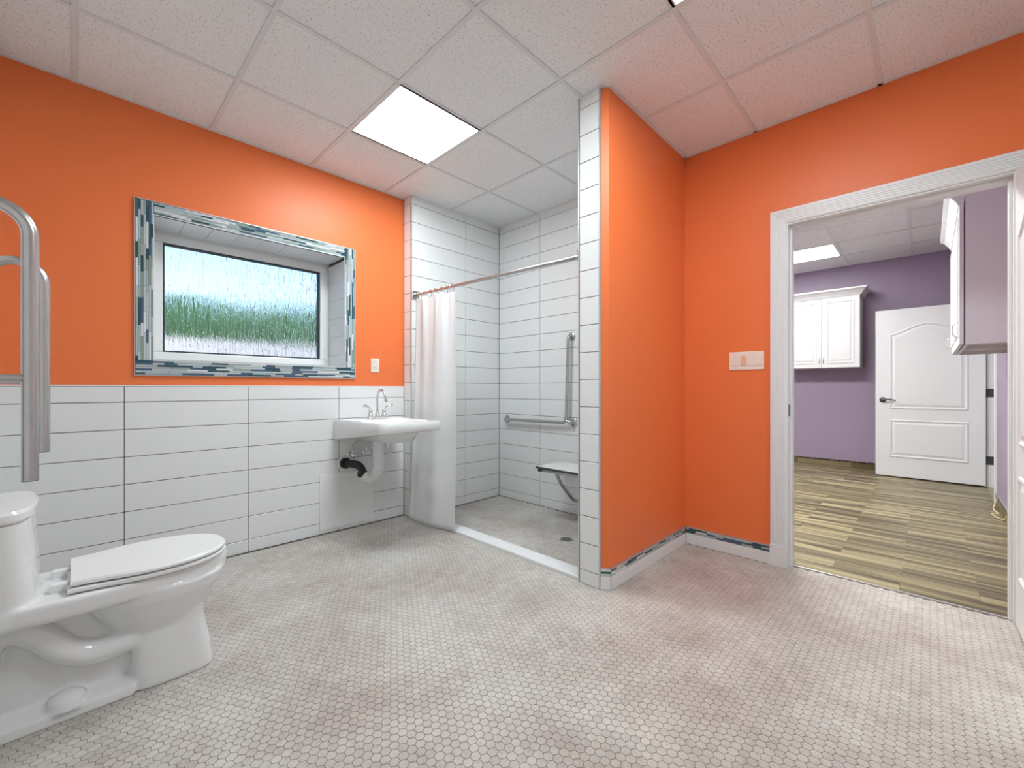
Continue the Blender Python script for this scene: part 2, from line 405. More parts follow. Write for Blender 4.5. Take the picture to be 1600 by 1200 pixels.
angle_strip(XL, XS, yw - .022, yw); angle_strip(X3 - .016, X3 + .006, YN, YP0 + .006)
angle_strip(XS + .04, X3 + .006, YP0 - .016, YP0 + .006); angle_strip(XS - .012, XS + .04, YP0 + .02, YP0 + .045)
HXS = [XH, 3.62, 4.26, 4.90, 5.55, 6.20, 6.84, XF]
HYS = [YR, .139, .775, 1.41, 2.05, HYL]
HL = (6.53, 1.1); 
ch = ceiling('ceiling_hall', HXS, HYS, HZ, 'white acoustic tile ceiling of the purple room', [(6.53, 1.1), (6.53, 1.7), (4.58, 1.1), (4.58, 1.7)])
def light(loc, lx, ly, m, label, fr=.018):
    x, y, z = loc
    t = thing('ceiling_light', (x, y, z), label, 'light', None)
    a, b = lx / 2, ly / 2
    part(t, 'frame', M().box(x - a, x + a, y - b, y - b + fr, z - .004, z + .02).box(x - a, x + a, y + b - fr, y + b, z - .004, z + .02)
         .box(x - a, x - a + fr, y - b + fr, y + b - fr, z - .004, z + .02).box(x + a - fr, x + a, y - b + fr, y + b - fr, z - .004, z + .02), TEE)
    part(t, 'diffuser', M().box(x - a + fr, x + a - fr, y - b + fr, y + b - fr, z - .001, z + .008), m)
    return t
light((1.516, 2.3375, CZ), .596, .603, GLOW, 'square flat white light panel glowing in the bathroom ceiling near the window')
light((1.516, .4875, CZ), .596, .603, GLOW, 'square white light panel glowing in the bathroom ceiling by the door')
hl = light((6.52, 1.4125, HZ), .62, 1.25, GLOW2, 'long rectangular light panel glowing in the ceiling of the purple room')
light((4.58, 1.4125, HZ), .62, 1.25, HALL_FILL, 'unseen fill light panel added in the purple room ceiling nearest the bathroom doorway')  # added out of view to brighten the purple room
for k in (-1, 1): part(hl, 'ridge', M().box(6.52 + k * .1 - .012, 6.52 + k * .1 + .012, .82, 2.0, HZ - .004, HZ), TEE)

# ------------------------------------------------------------------ window
win = thing('window_1', (.9, YW, WZ0), 'white framed window with rain textured glass in a deep tiled recess', 'window', kind='structure')
yf = YW + .30
mb = M()
def ring(mb, x0, x1, z0, z1, wd, y0, y1):
    mb.box(x0, x1, y0, y1, z0, z0 + wd).box(x0, x1, y0, y1, z1 - wd, z1).box(x0, x0 + wd, y0, y1, z0 + wd, z1 - wd).box(x1 - wd, x1, y0, y1, z0 + wd, z1 - wd); return mb
part(win, 'frame', ring(M(), WX0 - .006, WX1 + .006, WZ0 - .006, WZ1 + .006, .030, yf + .01, yf + .09), VINYL, .003)
part(win, 'sash', ring(M(), WX0 + .022, WX1 - .022, WZ0 + .022, WZ1 - .022, .052, yf - .004, yf + .06), VINYL, .006)
part(win, 'gasket', ring(M(), WX0 + .074, WX1 - .074, WZ0 + .074, WZ1 - .074, .010, yf + .008, yf + .05), RUBBER)
part(win, 'pane', M().box(WX0 + .078, WX1 - .078, yf + .028, yf + .033, WZ0 + .078, WZ1 - .078), GLASS)
part(win, 'lock_lever', M().box(WX1 - .042, WX1 - .026, yf - .02, yf - .002, 1.33, 1.43), VINYL, .004)
# recess lining tiles
rv = win
part(win, 'recess_grout', M().box(WX0 - .008, WX1 + .008, YW + .01, yf + .01, WZ1 + .003, WZ1 + .008).box(WX1 + .003, WX1 + .008, YW + .01, yf + .01, WZ0, WZ1)
     .box(WX0 - .008, WX0 - .003, YW + .01, yf + .01, WZ0, WZ1).box(WX0 - .008, WX1 + .008, YW + .01, yf + .01, WZ0 - .008, WZ0 - .003), GROUT)
n = 8
for i in range(n):
    a = WX0 + .004 + i * .1475; b = min(a + .146, WX1 - .002)
    if b - a > .02:
        piece(win, 'tile', a, b, YW + .008, yf + .009, WZ1 - .002, WZ1 + .0035, TILEW)
        piece(win, 'tile', a, b, YW + .008, yf + .009, WZ0 - .0035, WZ0 + .002, TILEW)
zz = WZ0 + .004
for i, h in enumerate((.10, .1475, .1475, .1475, .1475, .1475)):
    b = min(zz + h - .0015, WZ1 - .004)
    if b - zz > .02:
        piece(win, 'tile', WX1 - .002, WX1 + .0035, YW + .008, yf + .009, zz, b, TILEW)
        piece(win, 'tile', WX0 - .0035, WX0 + .002, YW + .008, yf + .009, zz, b, TILEW)
    zz += h
# mosaic border
OX0, OX1, OZ0, OZ1 = .240, 1.557, 1.178, 2.200
tm = struct('trim_1', ring(M(), OX0, OX1, OZ0, OZ1, .08, yw - .003, yw + .001), GROUT, 'border of blue, grey and green glass strip mosaic around the window', 'trim')
yo0, yo1 = yw - .009, yw - .001
rp = (WZ0 - OZ0 - .004) / 7; rv_ = (WX0 - OX0 - .004) / 7; rt = (OZ1 - WZ1 - .003) / 7; rr = (OX1 - WX1 - .003) / 7
strips(tm, 7, OX1 - OX0 - .006, lambda r, a, b, m: piece(tm, 'mosaic_strip', OX0 + .003 + a, OX0 + .003 + b, yo0, yo1, OZ0 + .003 + r * rp + .0006, OZ0 + .003 + (r + 1) * rp - .0006, m, .0006), .110, (4, 1, 5, 6, 4, 3, 3))
strips(tm, 7, OZ1 - WZ0 - .003, lambda r, a, b, m: piece(tm, 'mosaic_strip', OX0 + .003 + r * rv_ + .0006, OX0 + .003 + (r + 1) * rv_ - .0006, yo0, yo1, WZ0 + a, WZ0 + b, m, .0006), .115, (4, 4, 4, 2, 3, 4, 4))
strips(tm, 7, OZ1 - WZ0 - .003, lambda r, a, b, m: piece(tm, 'mosaic_strip', WX1 + r * rr + .0006, WX1 + (r + 1) * rr - .0006, yo0, yo1, WZ0 + a, WZ0 + b, m, .0006), .115, (5, 4, 3, 2, 4, 3, 5))
strips(tm, 7, WX1 - WX0 - .002, lambda r, a, b, m: piece(tm, 'mosaic_strip', WX0 + a, WX0 + b, yo0, yo1, WZ1 + r * rt + .0006, WZ1 + (r + 1) * rt - .0006, m, .0006), .115, (5, 5, 3, 1, 3, 4, 6))  # more sage and stone along the top to paint in a green-grey reflection
part(tm, 'edge_trim', ring(M(), OX0 - .003, OX1 + .003, OZ0 - .003, OZ1 + .003, .004, yw - .012, yw + .001), ALU)
part(tm, 'edge_trim', ring(M(), WX0 - .003, WX1 + .002, WZ0 - .002, WZ1 + .002, .0035, yw - .011, yw + .002), TRIMW)

# what stands outside: lawn, fence, trees
struct('ground_outside', M().box(-14, 20, YW + .45, 30, -.1, 0), LAWN, 'pale gravel yard outside behind the rain glass window', 'yard')
fe = thing('garden_fence', (2.5, 8.0, 0), 'white board fence standing outside behind the rain glass window', 'fence')
for i in range(60): piece(fe, 'board', -2.5 + i * .2, -2.5 + i * .2 + .192, 7.98, 8.02, .02, 1.86, FENCE, .003)
def tree(x, y, h, r, label):
    t = thing('tree', (x, y, 0), label, 'tree', 'trees outside behind the window')
    part(t, 'trunk', M().tube([(x, y, -.02), (x + .05, y, h * .3), (x, y + .05, h * .6)], [.14, .1, .05], 8), BARK)
    b = bmesh.new()
    for k in range(7):
        a = random.uniform(0, 2 * PI); rr_ = random.uniform(.1, .6) * r
        mm = Matrix.Translation((x + math.cos(a) * rr_, y + math.sin(a) * rr_, h * random.uniform(.45, .85))) @ Matrix.Diagonal((r * .55, r * .55, h * .2, 1))
        bmesh.ops.create_icosphere(b, subdivisions=3, radius=1, matrix=mm)
    for v in b.verts: v.co += Vector((random.uniform(-1, 1), random.uniform(-1, 1), random.uniform(-1, 1))) * r * .07
    me = bpy.data.meshes.new('crown'); b.to_mesh(me); b.free(); me.transform(Matrix.Translation((-x, -y, 0)))
    link('crown', me, FOLIAGE, t)
for k, (x, y, h, r) in enumerate(((.2, 10.2, 3.0, 1.15), (2.2, 12.6, 3.7, 1.4), (4.0, 10.2, 2.9, 1.15), (6.2, 12.7, 3.6, 1.4), (8.2, 10.4, 3.0, 1.2), (-2.2, 12.0, 3.4, 1.3))):
    tree(x, y, h, r, 'leafy green tree outside, blurred by the rain glass window')

# ------------------------------------------------------------------ door opening: jamb, casing
tj = struct('trim_2', M().box(X3 - .004, XH + .004, DY1, DY1 + .02, 0, DZ + .02).box(X3 - .004, XH + .004, DY0 - .02, DY0, 0, DZ + .02).box(X3 - .004, XH + .004, DY0, DY1, DZ, DZ + .02),
            TRIMW, 'white door jamb of the opening between bathroom and purple room', 'door frame')
part(tj, 'door_stop', M().box(X3 + .045, X3 + .085, DY1 - .012, DY1, 0, DZ).box(X3 + .045, X3 + .085, DY0, DY0 + .012, 0, DZ).box(X3 + .045, X3 + .085, DY0 + .012, DY1 - .012, DZ - .012, DZ), TRIMW, .002)
part(tj, 'strike_plate', M().box(X3 + .012, X3 + .040, DY1 - .0025, DY1 + .001, .93, 1.0), NICKEL)
tc = struct('trim_3', M().box(X3 - .014, X3 + .005, DY1 + .006, DY1 + .093, 0, DZ + .095).box(X3 - .014, X3 + .005, DY0 - .093, DY0 - .006, 0, DZ + .095).box(X3 - .014, X3 + .005, DY0 - .006, DY1 + .006, DZ + .008, DZ + .095),
            TRIMW, 'white fluted casing around the bathroom side of the doorway', 'casing', .002)
for k in range(6):
    y = DY1 + .014 + k * .0125
    part(tc, 'flute', M().box(X3 - .0175, X3 - .012, y, y + .0075, .135, DZ + .014 + k * .0125), TRIMW, .002)
    z = DZ + .014 + k * .0125
    part(tc, 'flute', M().box(X3 - .0175, X3 - .012, DY0 - .04, y + .0075, z, z + .0075), TRIMW, .002)
part(tc, 'plinth', M().box(X3 - .021, X3 + .004, DY1 + .003, DY1 + .095, 0, .118), TRIMW, .002)
part(tc, 'plinth_cap', M().box(X3 - .018, X3 + .004, DY1 + .004, DY1 + .094, .118, .134), TRIMW, .003)
struct('trim_4', M().box(X3 + .062, X3 + .074, DY0, DY1, -.01, .004), ALU, 'thin metal strip where hexagon floor meets wood look planks', 'threshold', .001)

# ------------------------------------------------------------------ panel doors
def inset(poly, d):
    n = len(poly); out = []
    for i in range(n):
        p0, p, p1 = Vector(poly[i - 1]), Vector(poly[i]), Vector(poly[(i + 1) % n])
        a = (p - p0).normalized(); b = (p1 - p).normalized(); na, nb = Vector((-a.y, a.x)), Vector((-b.y, b.x))
        m = (na + nb); m = m / max(m.dot(m) / 2, .3) ; m = m * 1.0
        out.append(p + m * d)
    return out
def moulding(poly, prof, place):
    """raised frame round an outline (ccw); prof = (inset, height) pairs"""
    mb = M(); rings = [[place(p.x, p.y, h) for p in inset(poly, d)] for d, h in prof]
    n = len(poly); mb.v = [tuple(p) for r in rings for p in r]
    for i in range(len(rings) - 1):
        for j in range(n):
            k = (j + 1) % n; mb.f.append((i * n + j, i * n + k, (i + 1) * n + k, (i + 1) * n + j))
    mb.f.append(tuple((len(rings) - 1) * n + j for j in range(n)))
    return mb
DPROF = [(0, 0), (.006, .009), (.016, .010), (.026, .0012), (.036, .0012), (.056, .008), (.060, .008)]
def arch_outline(x0, x1, z0, z1, rise):
    pts = [(x0, z0), (x1, z0), (x1, z1)]
    for k in range(1, 24):
        t = k / 24; s = .5 - .5 * math.cos(2 * PI * t); s = s ** .85
        pts.append((x1 + (x0 - x1) * t, z1 + rise * s))
    return pts + [(x0, z1)]
def panel_door(root, wd, ht, th, lever_side, face_sign, m=DOORW):
    """local: x along the leaf from the hinge, y thickness, z up; panels on both faces"""
    leaf = part(root, 'leaf', M().box(0, wd, -th / 2, th / 2, 0, ht), m, .002, local=True)
    for s in (-1, 1):
        for poly in ([(.13, .235), (wd - .13, .235), (wd - .13, .70), (.13, .70)], arch_outline(.13, wd - .13, .83, ht - .30, .115)):
            pl = lambda x, z, h, s=s: (x, s * (th / 2 - .0005 + h), z)
            o = part(root, 'panel', moulding(poly, DPROF, pl), m, local=True)
    return leaf
def lever(root, x, z, y, s, d):
    o = part(root, 'lever_handle', M().lathe((x, y, z), [(.0, -.002), (.033, -.002), (.033, .004), (.026, .010), (.010, .012), (.010, .045), (0, .045)], (0, s, 0)), NICKEL, smooth=40, local=True)
    pth = smoothpath([(x, y + s * .042, z), (x + d * .03, y + s * .05, z + .004), (x + d * .07, y + s * .048, z + .006), (x + d * .11, y + s * .044, z - .002), (x + d * .125, y + s * .044, z - .01)])
    link('lever', M().tube(pth, [.010 - .004 * i / len(pth) for i in range(len(pth))], 10).mesh('lever', smooth=50), NICKEL, o)
# bathroom door, open against the right hand side
d1 = thing('door_1', (X3 - .002, DY0 - .022, .012), 'white panelled bathroom door swung wide open beside the casing', 'door', rz=PI + .02, kind='structure')
panel_door(d1, .885, 2.07, .036, 1, 1)
lever(d1, .82, .94, .018, 1, -1); lever(d1, .82, .94, -.018, -1, -1)
for z in (.2, 1.0, 1.85): part(d1, 'hinge', M().cyl((-.004, .024, z), (-.004, .024, z + .09), .006), NICKEL, local=True)
# door of the purple room, open
d2 = thing('door_2', (7.06, YR + .012, .016), 'white two panel door with arched upper panel standing open in purple room', 'door', rz=PI / 2 - .03, kind='structure')
panel_door(d2, .935, 2.055, .036, 1, 1)
lever(d2, .865, .94, .018, 1, -1)
lever(d2, .865, .94, -.018, -1, -1)

# ------------------------------------------------------------------ the purple room
fl = struct('floor_hall', M().box(X3 + .06, XF + .1, YR - .3, HYL + .1, -.08, -.0025), PGROUT, 'floor bed under the wood look planks', 'floor')
r = 0; x = X3 + .072
while x < XF:
    x1_ = min(x + .1515, XF)
    off = .114 if r % 2 == 0 else .4225
    y = off - .617 * 2
    while y < HYL:
        a, b = max(y, YR + .001), min(y + .6155, HYL)
        if x < XH: a, b = max(a, DY0 + .001), min(b, DY1 - .001)
        if b - a > .02: piece(fl, 'plank', x, x1_, a, b, -.010, 0, PLANK, .0008)
        y += .617
    x += .153; r += 1
wf = struct('wall_hall_far', M().box(XF, XF + .1, YR - .3, HYL + .1, 0, HZ + .2), PURPLE, 'purple painted far wall with the white cupboard', 'wall')
OX_0, OX_1 = 6.20, 7.08
wh = struct('wall_hall_right', M().box(XH, OX_0 - .02, YR - .12, YR, 0, HZ + .2).box(OX_1 + .02, XF, YR - .12, YR, 0, HZ + .2).box(OX_0 - .02, OX_1 + .02, YR - .12, YR, 2.09, HZ + .2), PURPLE, 'purple painted side wall beyond the white door jamb', 'wall')
struct('wall_hall_left', M().box(XH, XF, HYL, HYL + .1, 0, HZ + .2), PURPLE, 'purple painted wall on the far side of the room', 'wall')
struct('wall_hall_beyond', M().box(5.6, 7.6, YR - .6, YR - .5, 0, 2.4), PLAIN, 'white wall beyond the second doorway', 'wall')
lin = struct('wall_hall_near', M().box(XH + .001, XH + .006, DY1 + .1, HYL, 0, HZ).box(XH + .001, XH + .006, YR, DY0 - .1, 0, HZ).box(XH + .001, XH + .006, DY0 - .1, DY1 + .1, DZ + .1, HZ), PURPLE, 'purple back face of the doorway wall', 'wall')
t5 = struct('trim_5', M().box(OX_1, OX_1 + .02, YR - .14, YR + .002, 0, 2.09).box(OX_0 - .02, OX_0, YR - .14, YR + .002, 0, 2.09).box(OX_0 - .02, OX_1 + .02, YR - .14, YR + .002, 2.07, 2.09)
            .box(OX_0 - .085, OX_0 - .012, YR, YR + .016, 0, 2.15).box(OX_0 - .085, OX_1 + .085, YR, YR + .016, 2.082, 2.15).box(OX_1 + .012, OX_1 + .085, YR, YR + .016, 0, 2.15), TRIMW, 'white frame of the second doorway beside the purple wall', 'door frame', .002)
for z in (.25, 1.0, 1.8): part(t5, 'hinge', M().box(OX_1 - .004, OX_1 + .001, YR - .055, YR - .006, z, z + .095).cyl((OX_1 - .004, YR + .002, z), (OX_1 - .004, YR + .002, z + .095), .007), NICKEL, .003)
# wood look base tiles with dark mosaic strip
bf = struct('baseboard_hall_far', M().box(XF - .006, XF + .001, YR, HYL, 0, .098), PGROUT, 'wood look base tiles under a dark mosaic line on the purple wall', 'baseboard')
y = YR
for l in (.617,) * 5:
    b = min(y + l - .002, HYL); 
    if b - y > .03: piece(bf, 'plank', XF - .012, XF - .002, y, b, .001, .072, PLANK, .0008)
    y += l
DKM = [mat('dark_mosaic_a', (.02, .014, .01), .3), mat('dark_mosaic_b', (.12, .08, .05), .3), mat('dark_mosaic_c', (.05, .04, .035), .3)]
y = YR
while y < 1.55:
    for r in range(2): piece(bf, 'mosaic_strip', XF - .011, XF - .002, y, y + .028, .074 + r * .0125, .0855 + r * .0125, DKM[random.randrange(3)], .0006)
    y += .03
br = struct('baseboard_hall_right', M().box(XH + .01, OX_0 - .088, YR - .001, YR + .006, 0, .098), PGROUT, 'wood look base tiles along the purple side wall', 'baseboard')
x = XH + .01
while x < OX_0 - .1:
    b = min(x + .615, OX_0 - .09); piece(br, 'plank', x, b, YR + .002, YR + .012, .001, .072, PLANK, .0008); x += .617
part(br, 'dark_strip', M().box(XH + .01, OX_0 - .09, YR + .002, YR + .011, .074, .098), DKM[0])
part(br, 'edge_trim', M().box(XH + .01, OX_0 - .09, YR, YR + .013, .098, .104), ALU)

CPROF = [(0, 0), (.004, .007), (.012, .008), (.020, .001), (.030, .001), (.048, .007), (.050, .007)]
def bow(root, p, out, ln=.10):
    p = Vector(p); out = Vector(out)
    return part(root, 'handle', M().tube(smoothpath([p, p + out * .022 + Vector((0, 0, .012)), p + out * .030 + Vector((0, 0, ln / 2)), p + out * .022 + Vector((0, 0, ln - .012)), p + Vector((0, 0, ln))], 5), .0045, 8), CHROME, smooth=60)
def crown_prof(): return [(0, 0), (.012, .0), (.02, .02), (.05, .06), (.075, .075), (.075, .095), (0, .095)]
# cupboard on the far wall (doors face -x)
CY0, CY1, CZ0, CZ1 = .632, 1.452, 1.375, 2.335; CXF = XF - .33
cb = thing('wall_cabinet', (XF - .165, 1.04, CZ0), 'white two door wall cupboard with crown moulding hung on the purple wall', 'cabinet')
part(cb, 'body', M().box(CXF, XF - .001, CY0, CY1, CZ0, CZ1), DOORW, .002)
for a, b, hy in ((CY0 + .004, 1.041, 1.02), (1.044, CY1 - .004, 1.065)):
    dr = part(cb, 'door', M().box(CXF - .021, CXF - .001, a, b, CZ0 + .003, CZ1 - .004), DOORW, .003)
    link('raised_panel', moulding([(a + .055, CZ0 + .06), (b - .055, CZ0 + .06), (b - .055, CZ1 - .065), (a + .055, CZ1 - .065)], CPROF, lambda y, z, h: (CXF - .0205 - h, y, z)).mesh('raised_panel', root_loc(cb)), DOORW, dr)
    h = bow(cb, (CXF - .021, hy, CZ0 + .055), (-1, 0, 0))
mb = M(); P = crown_prof()
mb.loft([[(CXF - .02 - d, CY0 - d, CZ1 - .01 + z) for d, z in P], [(CXF - .02 - d, CY1, CZ1 - .01 + z) for d, z in P]])
mb.loft([[(CXF - .02 - d, CY0 - d, CZ1 - .01 + z) for d, z in P], [(XF - .001, CY0 - d, CZ1 - .01 + z) for d, z in P]])
part(cb, 'crown_moulding', mb, DOORW)
# two cupboards on the side wall (doors face +y)
for q, (a, b, lab) in enumerate(((4.02, 4.66, 'white wall cupboard on the purple side wall, its grey end panel facing the doorway'), (4.664, 5.30, 'white wall cupboard beyond the one whose end panel faces the doorway'))):
    yfr = -.172; z0, z1 = 1.385, 2.36
    c = thing('kitchen_cabinet', ((a + b) / 2, YR + .15, z0), lab, 'cabinet')
    part(c, 'body', M().box(a, b, YR + .001, yfr, z0 + .03, z1).box(a, a + .018, YR + .001, yfr, z0, z0 + .03).box(b - .018, b, YR + .001, yfr, z0, z0 + .03).box(a + .018, b - .018, yfr - .02, yfr, z0, z0 + .03), DOORW, .0015)
    dr = part(c, 'door', M().box(a + .003, b - .003, yfr + .006, yfr + .027, z0 + .002, z1 - .06), DOORW, .003)
    link('raised_panel', moulding([(a + .06, z0 + .06), (b - .06, z0 + .06), (b - .06, z1 - .12), (a + .06, z1 - .12)], CPROF, lambda x, z, h: (x, yfr + .0265 + h, z)).mesh('raised_panel', root_loc(c)), DOORW, dr)
    part(c, 'gap_shade', M().box(a + .005, a + .03, yfr, yfr + .006, z0 + .01, z1 - .08), RUBBER)  # dark strip stands for the shade in the gap behind the door
    bow(c, (a + .05 if q == 0 else b - .05, yfr + .027, z0 + .05), (0, 1, 0))
    part(c, 'crown_moulding', M().loft([[(a if q == 0 else a, yfr + .02 + d, z1 - .07 + z * 1.1) for d, z in P], [(b + (.0 if q == 0 else .0), yfr + .02 + d, z1 - .07 + z * 1.1) for d, z in P]]), DOORW)
co = link('cable', M().tube(smoothpath([(5.98, YR + .006, .10), (5.95, YR + .03, .012), (5.80, YR + .045, .006), (5.62, YR + .03, .006), (5.60, YR + .07, .006), (5.45, YR + .05, .006), (5.34, YR + .02, .02), (5.30, YR + .012, .06)], 8), .005, 8).mesh('cable', smooth=60), mat('cream_cable', (.72, .62, .42), .5))
tag(co, 'thin cream cable curling on the plank floor at the purple wall base', 'cable')

# ------------------------------------------------------------------ switches, outlet
sw = thing('light_switch', (X3 + .004, .846, 1.22), 'four gang light switch plate on the orange wall beside the casing', 'switch')
part(sw, 'plate', M().box(X3 - .002, X3 + .006, .743, .949, 1.220, 1.338), PLATE, .003)
for k in range(4):
    y = .925 - k * .0465
    part(sw, 'rocker', M().box(X3 - .0065, X3 - .0015, y - .034, y - .001, 1.246, 1.312), mat('rocker', (.86, .72, .64) if k != 1 else (.84, .46, .33), .3), .0015)  # rocker colours carry the wall's orange cast, strongest on one
ot = thing('wall_outlet', (1.732, YW + .006, 1.234), 'cream duplex outlet plate on the orange wall between window and shower', 'outlet')
part(ot, 'plate', M().box(1.695, 1.770, YW + .003, YW + .010, 1.232, 1.346), PLATE, .003)
for z in (1.258, 1.302):
    o = part(ot, 'socket', M().box(1.716, 1.749, YW - .001, YW + .004, z, z + .03), PLATE, .004)
    for dx in (-.006, .006): link('slot', M().box(1.7325 + dx - .0012, 1.7325 + dx + .0012, YW - .0015, YW, z + .011, z + .022).mesh('slot', root_loc(ot)), BLACK, o)

# ------------------------------------------------------------------ shower
cu = struct('trim_6', M().prism([(XS + .012, YP1 - .004), (XS + .125, YP1 - .004), (XS + .125, YB + .004), (XS + .012, YB + .004)], -.004, .022), MARBLE, 'low pale marble curb across the shower entrance', 'curb', .006)
rod = thing('curtain_rod', (2.04, 2.29, 1.87), 'steel shower curtain rod spanning the shower entrance', 'curtain rod')
R0, R1 = Vector((2.04, YB - .001, 1.90)), Vector((2.04, YP1 + .001, 1.862))
part(rod, 'tube', M().cyl(R0, R1, .0125), METAL, smooth=40)
part(rod, 'flange', M().box(2.006, 2.074, YB - .012, YB, 1.866, 1.934), METAL, .003)
part(rod, 'flange', M().box(2.006, 2.074, YP1, YP1 + .012, 1.828, 1.896), METAL, .003)
part(rod, 'collar', M().cyl(R0, R0 + (R1 - R0).normalized() * .04, .019), METAL, smooth=40)
cu_t = thing('shower_curtain', (2.0, 2.85, .0), 'white fabric shower curtain gathered at one end of the rod', 'curtain')
nu, nv = 120, 60; vv = []; ff = []
def rodz(y): return R0.z + (R1.z - R0.z) * (R0.y - y) / (R0.y - R1.y)
for j in range(nv + 1):
    t = j / nv
    ya = 3.135 - .075 * t; yb_ = 2.588 - .030 * t
    for i in range(nu + 1):
        s = i / nu
        ys = ya + (yb_ - ya) * s
        g = math.exp(-t * 2.6)
        fold = .013 * math.sin(s * 2 * PI * 2.7 + 1.1 * math.sin(4 * s)) * (g + .12) + .013 * math.sin(s * 2 * PI * 1.15 + .4 + t * .8) * (1 - g)
        fold += .006 * math.sin(s * 2 * PI * 6.3 + 2) * g ** 3
        cr = .0035 * math.sin(8 * s + 13 * t) * math.sin(19 * t - 7 * s) * t + .003 * math.sin(3.1 * s + 23 * t) * t ** 3
        bulge = .018 * math.exp(-((s - .58) / .16) ** 2 - ((t - .84) / .05) ** 2) - .012 * math.exp(-((s - .45) / .2) ** 2 - ((t - .79) / .04) ** 2)
        x = 2.037 - .040 * t ** 1.3 - .085 * t ** 1.5 * (1 - s) + fold + cr - bulge
        top = rodz(ys) - .030 - .010 * math.sin(s * 7 * PI) ** 2
        low = .012 + .020 * (1 - s)
        vv.append((x, ys, top + (low - top) * t))
for j in range(nv):
    for i in range(nu): a = j * (nu + 1) + i; ff.append((a, a + 1, a + nu + 2, a + nu + 1))
o = part(cu_t, 'fabric', M().add(vv, ff), CURT, smooth=80); sm = o.modifiers.new('thick', 'SOLIDIFY'); sm.thickness = .002
for k in range(7):
    s = (k + .62) / 7.4; y = 3.138 + (2.585 - 3.138) * s; zc = R0.z + (R1.z - R0.z) * (R0.y - y) / (R0.y - R1.y)
    pts = [(2.04 + .021 * math.cos(a * PI / 8), y, zc - .012 + .030 * math.sin(a * PI / 8)) for a in range(16)]
    part(cu_t, 'hook_ring', M().tube(pts, .0022, 6, closed=True), CHROME, smooth=60)
# L shaped grab bar on the back wall
gb = thing('grab_bar', (X3, 2.62, .80), 'L shaped stainless grab bar on the tiled shower back wall', 'grab bar')
xb = X3 - .048
part(gb, 'tube', M().tube(fillet([(X3 - .005, 2.236, 1.555), (xb, 2.238, 1.555), (xb, 2.262, .800), (xb, 3.03, .792), (X3 - .005, 3.031, .792)], .05, 8), .0155, 14), METAL, smooth=50)
for y, z in ((2.235, 1.553), (2.215, .800), (3.03, .792)): part(gb, 'flange', M().lathe((X3 - .0006, y, z), [(0, .0), (.038, .0), (.038, .006), (.032, .011), (0, .012)], (-1, 0, 0)), METAL, smooth=40)
part(gb, 'stub', M().tube(fillet([(xb, 2.262, .815), (xb + .004, 2.215, .80), (X3 - .005, 2.215, .80)], .02, 4), .0155), METAL, smooth=50)
g2 = thing('vertical_grab_bar', (2.10, YP1, .9), 'vertical stainless grab bar on the inner side of the partition', 'grab bar')
part(g2, 'tube', M().tube(fillet([(2.10, YP1 + .001, 1.42), (2.10, YP1 + .052, 1.42), (2.10, YP1 + .052, .80), (2.10, YP1 + .001, .80)], .04), .014), METAL, smooth=50)
for z in (.8, 1.42): part(g2, 'flange', M().lathe((2.10, YP1, z), [(0, 0), (.036, 0), (.036, .006), (.03, .011), (0, .012)], (0, 1, 0)), METAL, smooth=40)
# fold-down seat
st = thing('shower_bench', (X3, 2.05, .13), 'fold down white slatted shower bench on a steel frame', 'shower bench')
SX0, SX1, SY0, SY1, SZ = 2.665, 3.0, 1.78, 2.325, .452
for k in range(5):
    a = SX0 + .004 + k * .067; part(st, 'slat', M().box(a, a + .051, SY0, SY1, SZ - .006, SZ + .004), PLAST, .004)
part(st, 'frame', M().box(SX0 + .0, SX0 + .028, SY0 + .02, SY1 - .04, SZ - .034, SZ - .009).box(SX1 - .03, SX1, SY0 + .02, SY1 - .04, SZ - .034, SZ - .009)
     .box(SX0, SX1, SY1 - .07, SY1 - .045, SZ - .034, SZ - .009).box(SX0, SX1, SY0 + .03, SY0 + .055, SZ - .034, SZ - .009), METAL, .003)
part(st, 'front_edge', M().box(SX0 - .004, SX0 + .003, SY0, SY1, SZ - .014, SZ + .003), NICKEL)
part(st, 'end_cap', M().box(SX0 - .004, SX0 + .03, SY1 - .045, SY1 - .025, SZ - .036, SZ - .007), BLACK, .002)
for y in (2.15, 1.90):
    part(st, 'brace', M().tube(fillet([(2.70, y, SZ - .012), (2.775, y, .318), (2.945, y, .158), (3.005, y, .134), (X3 - .001, y, .134)], .05, 5), .0145, 12), METAL, smooth=50)
    part(st, 'wall_bracket', M().box(SX1 - .01, X3 - .0005, y - .02, y + .02, SZ - .036, SZ - .006), METAL, .002)
# floor drain
dr_ = thing('floor_drain', (2.49, 1.88, 0), 'round perforated steel drain in the shower floor', 'drain')
part(dr_, 'ring', M().lathe((2.49, 1.88, 0), [(.036, .0005), (.036, .003), (.046, .003), (.049, .0005)], seg=32), METAL, smooth=40)
part(dr_, 'well', M().cyl((2.49, 1.88, .0005), (2.49, 1.88, .0012), .037, seg=28), BLACK)
for k in range(-2, 3):
    hw = math.sqrt(max(.037 ** 2 - (k * .014) ** 2, 0))
    part(dr_, 'grate_bar', M().box(2.49 + k * .014 - .003, 2.49 + k * .014 + .003, 1.88 - hw, 1.88 + hw, .0012, .0028), METAL)

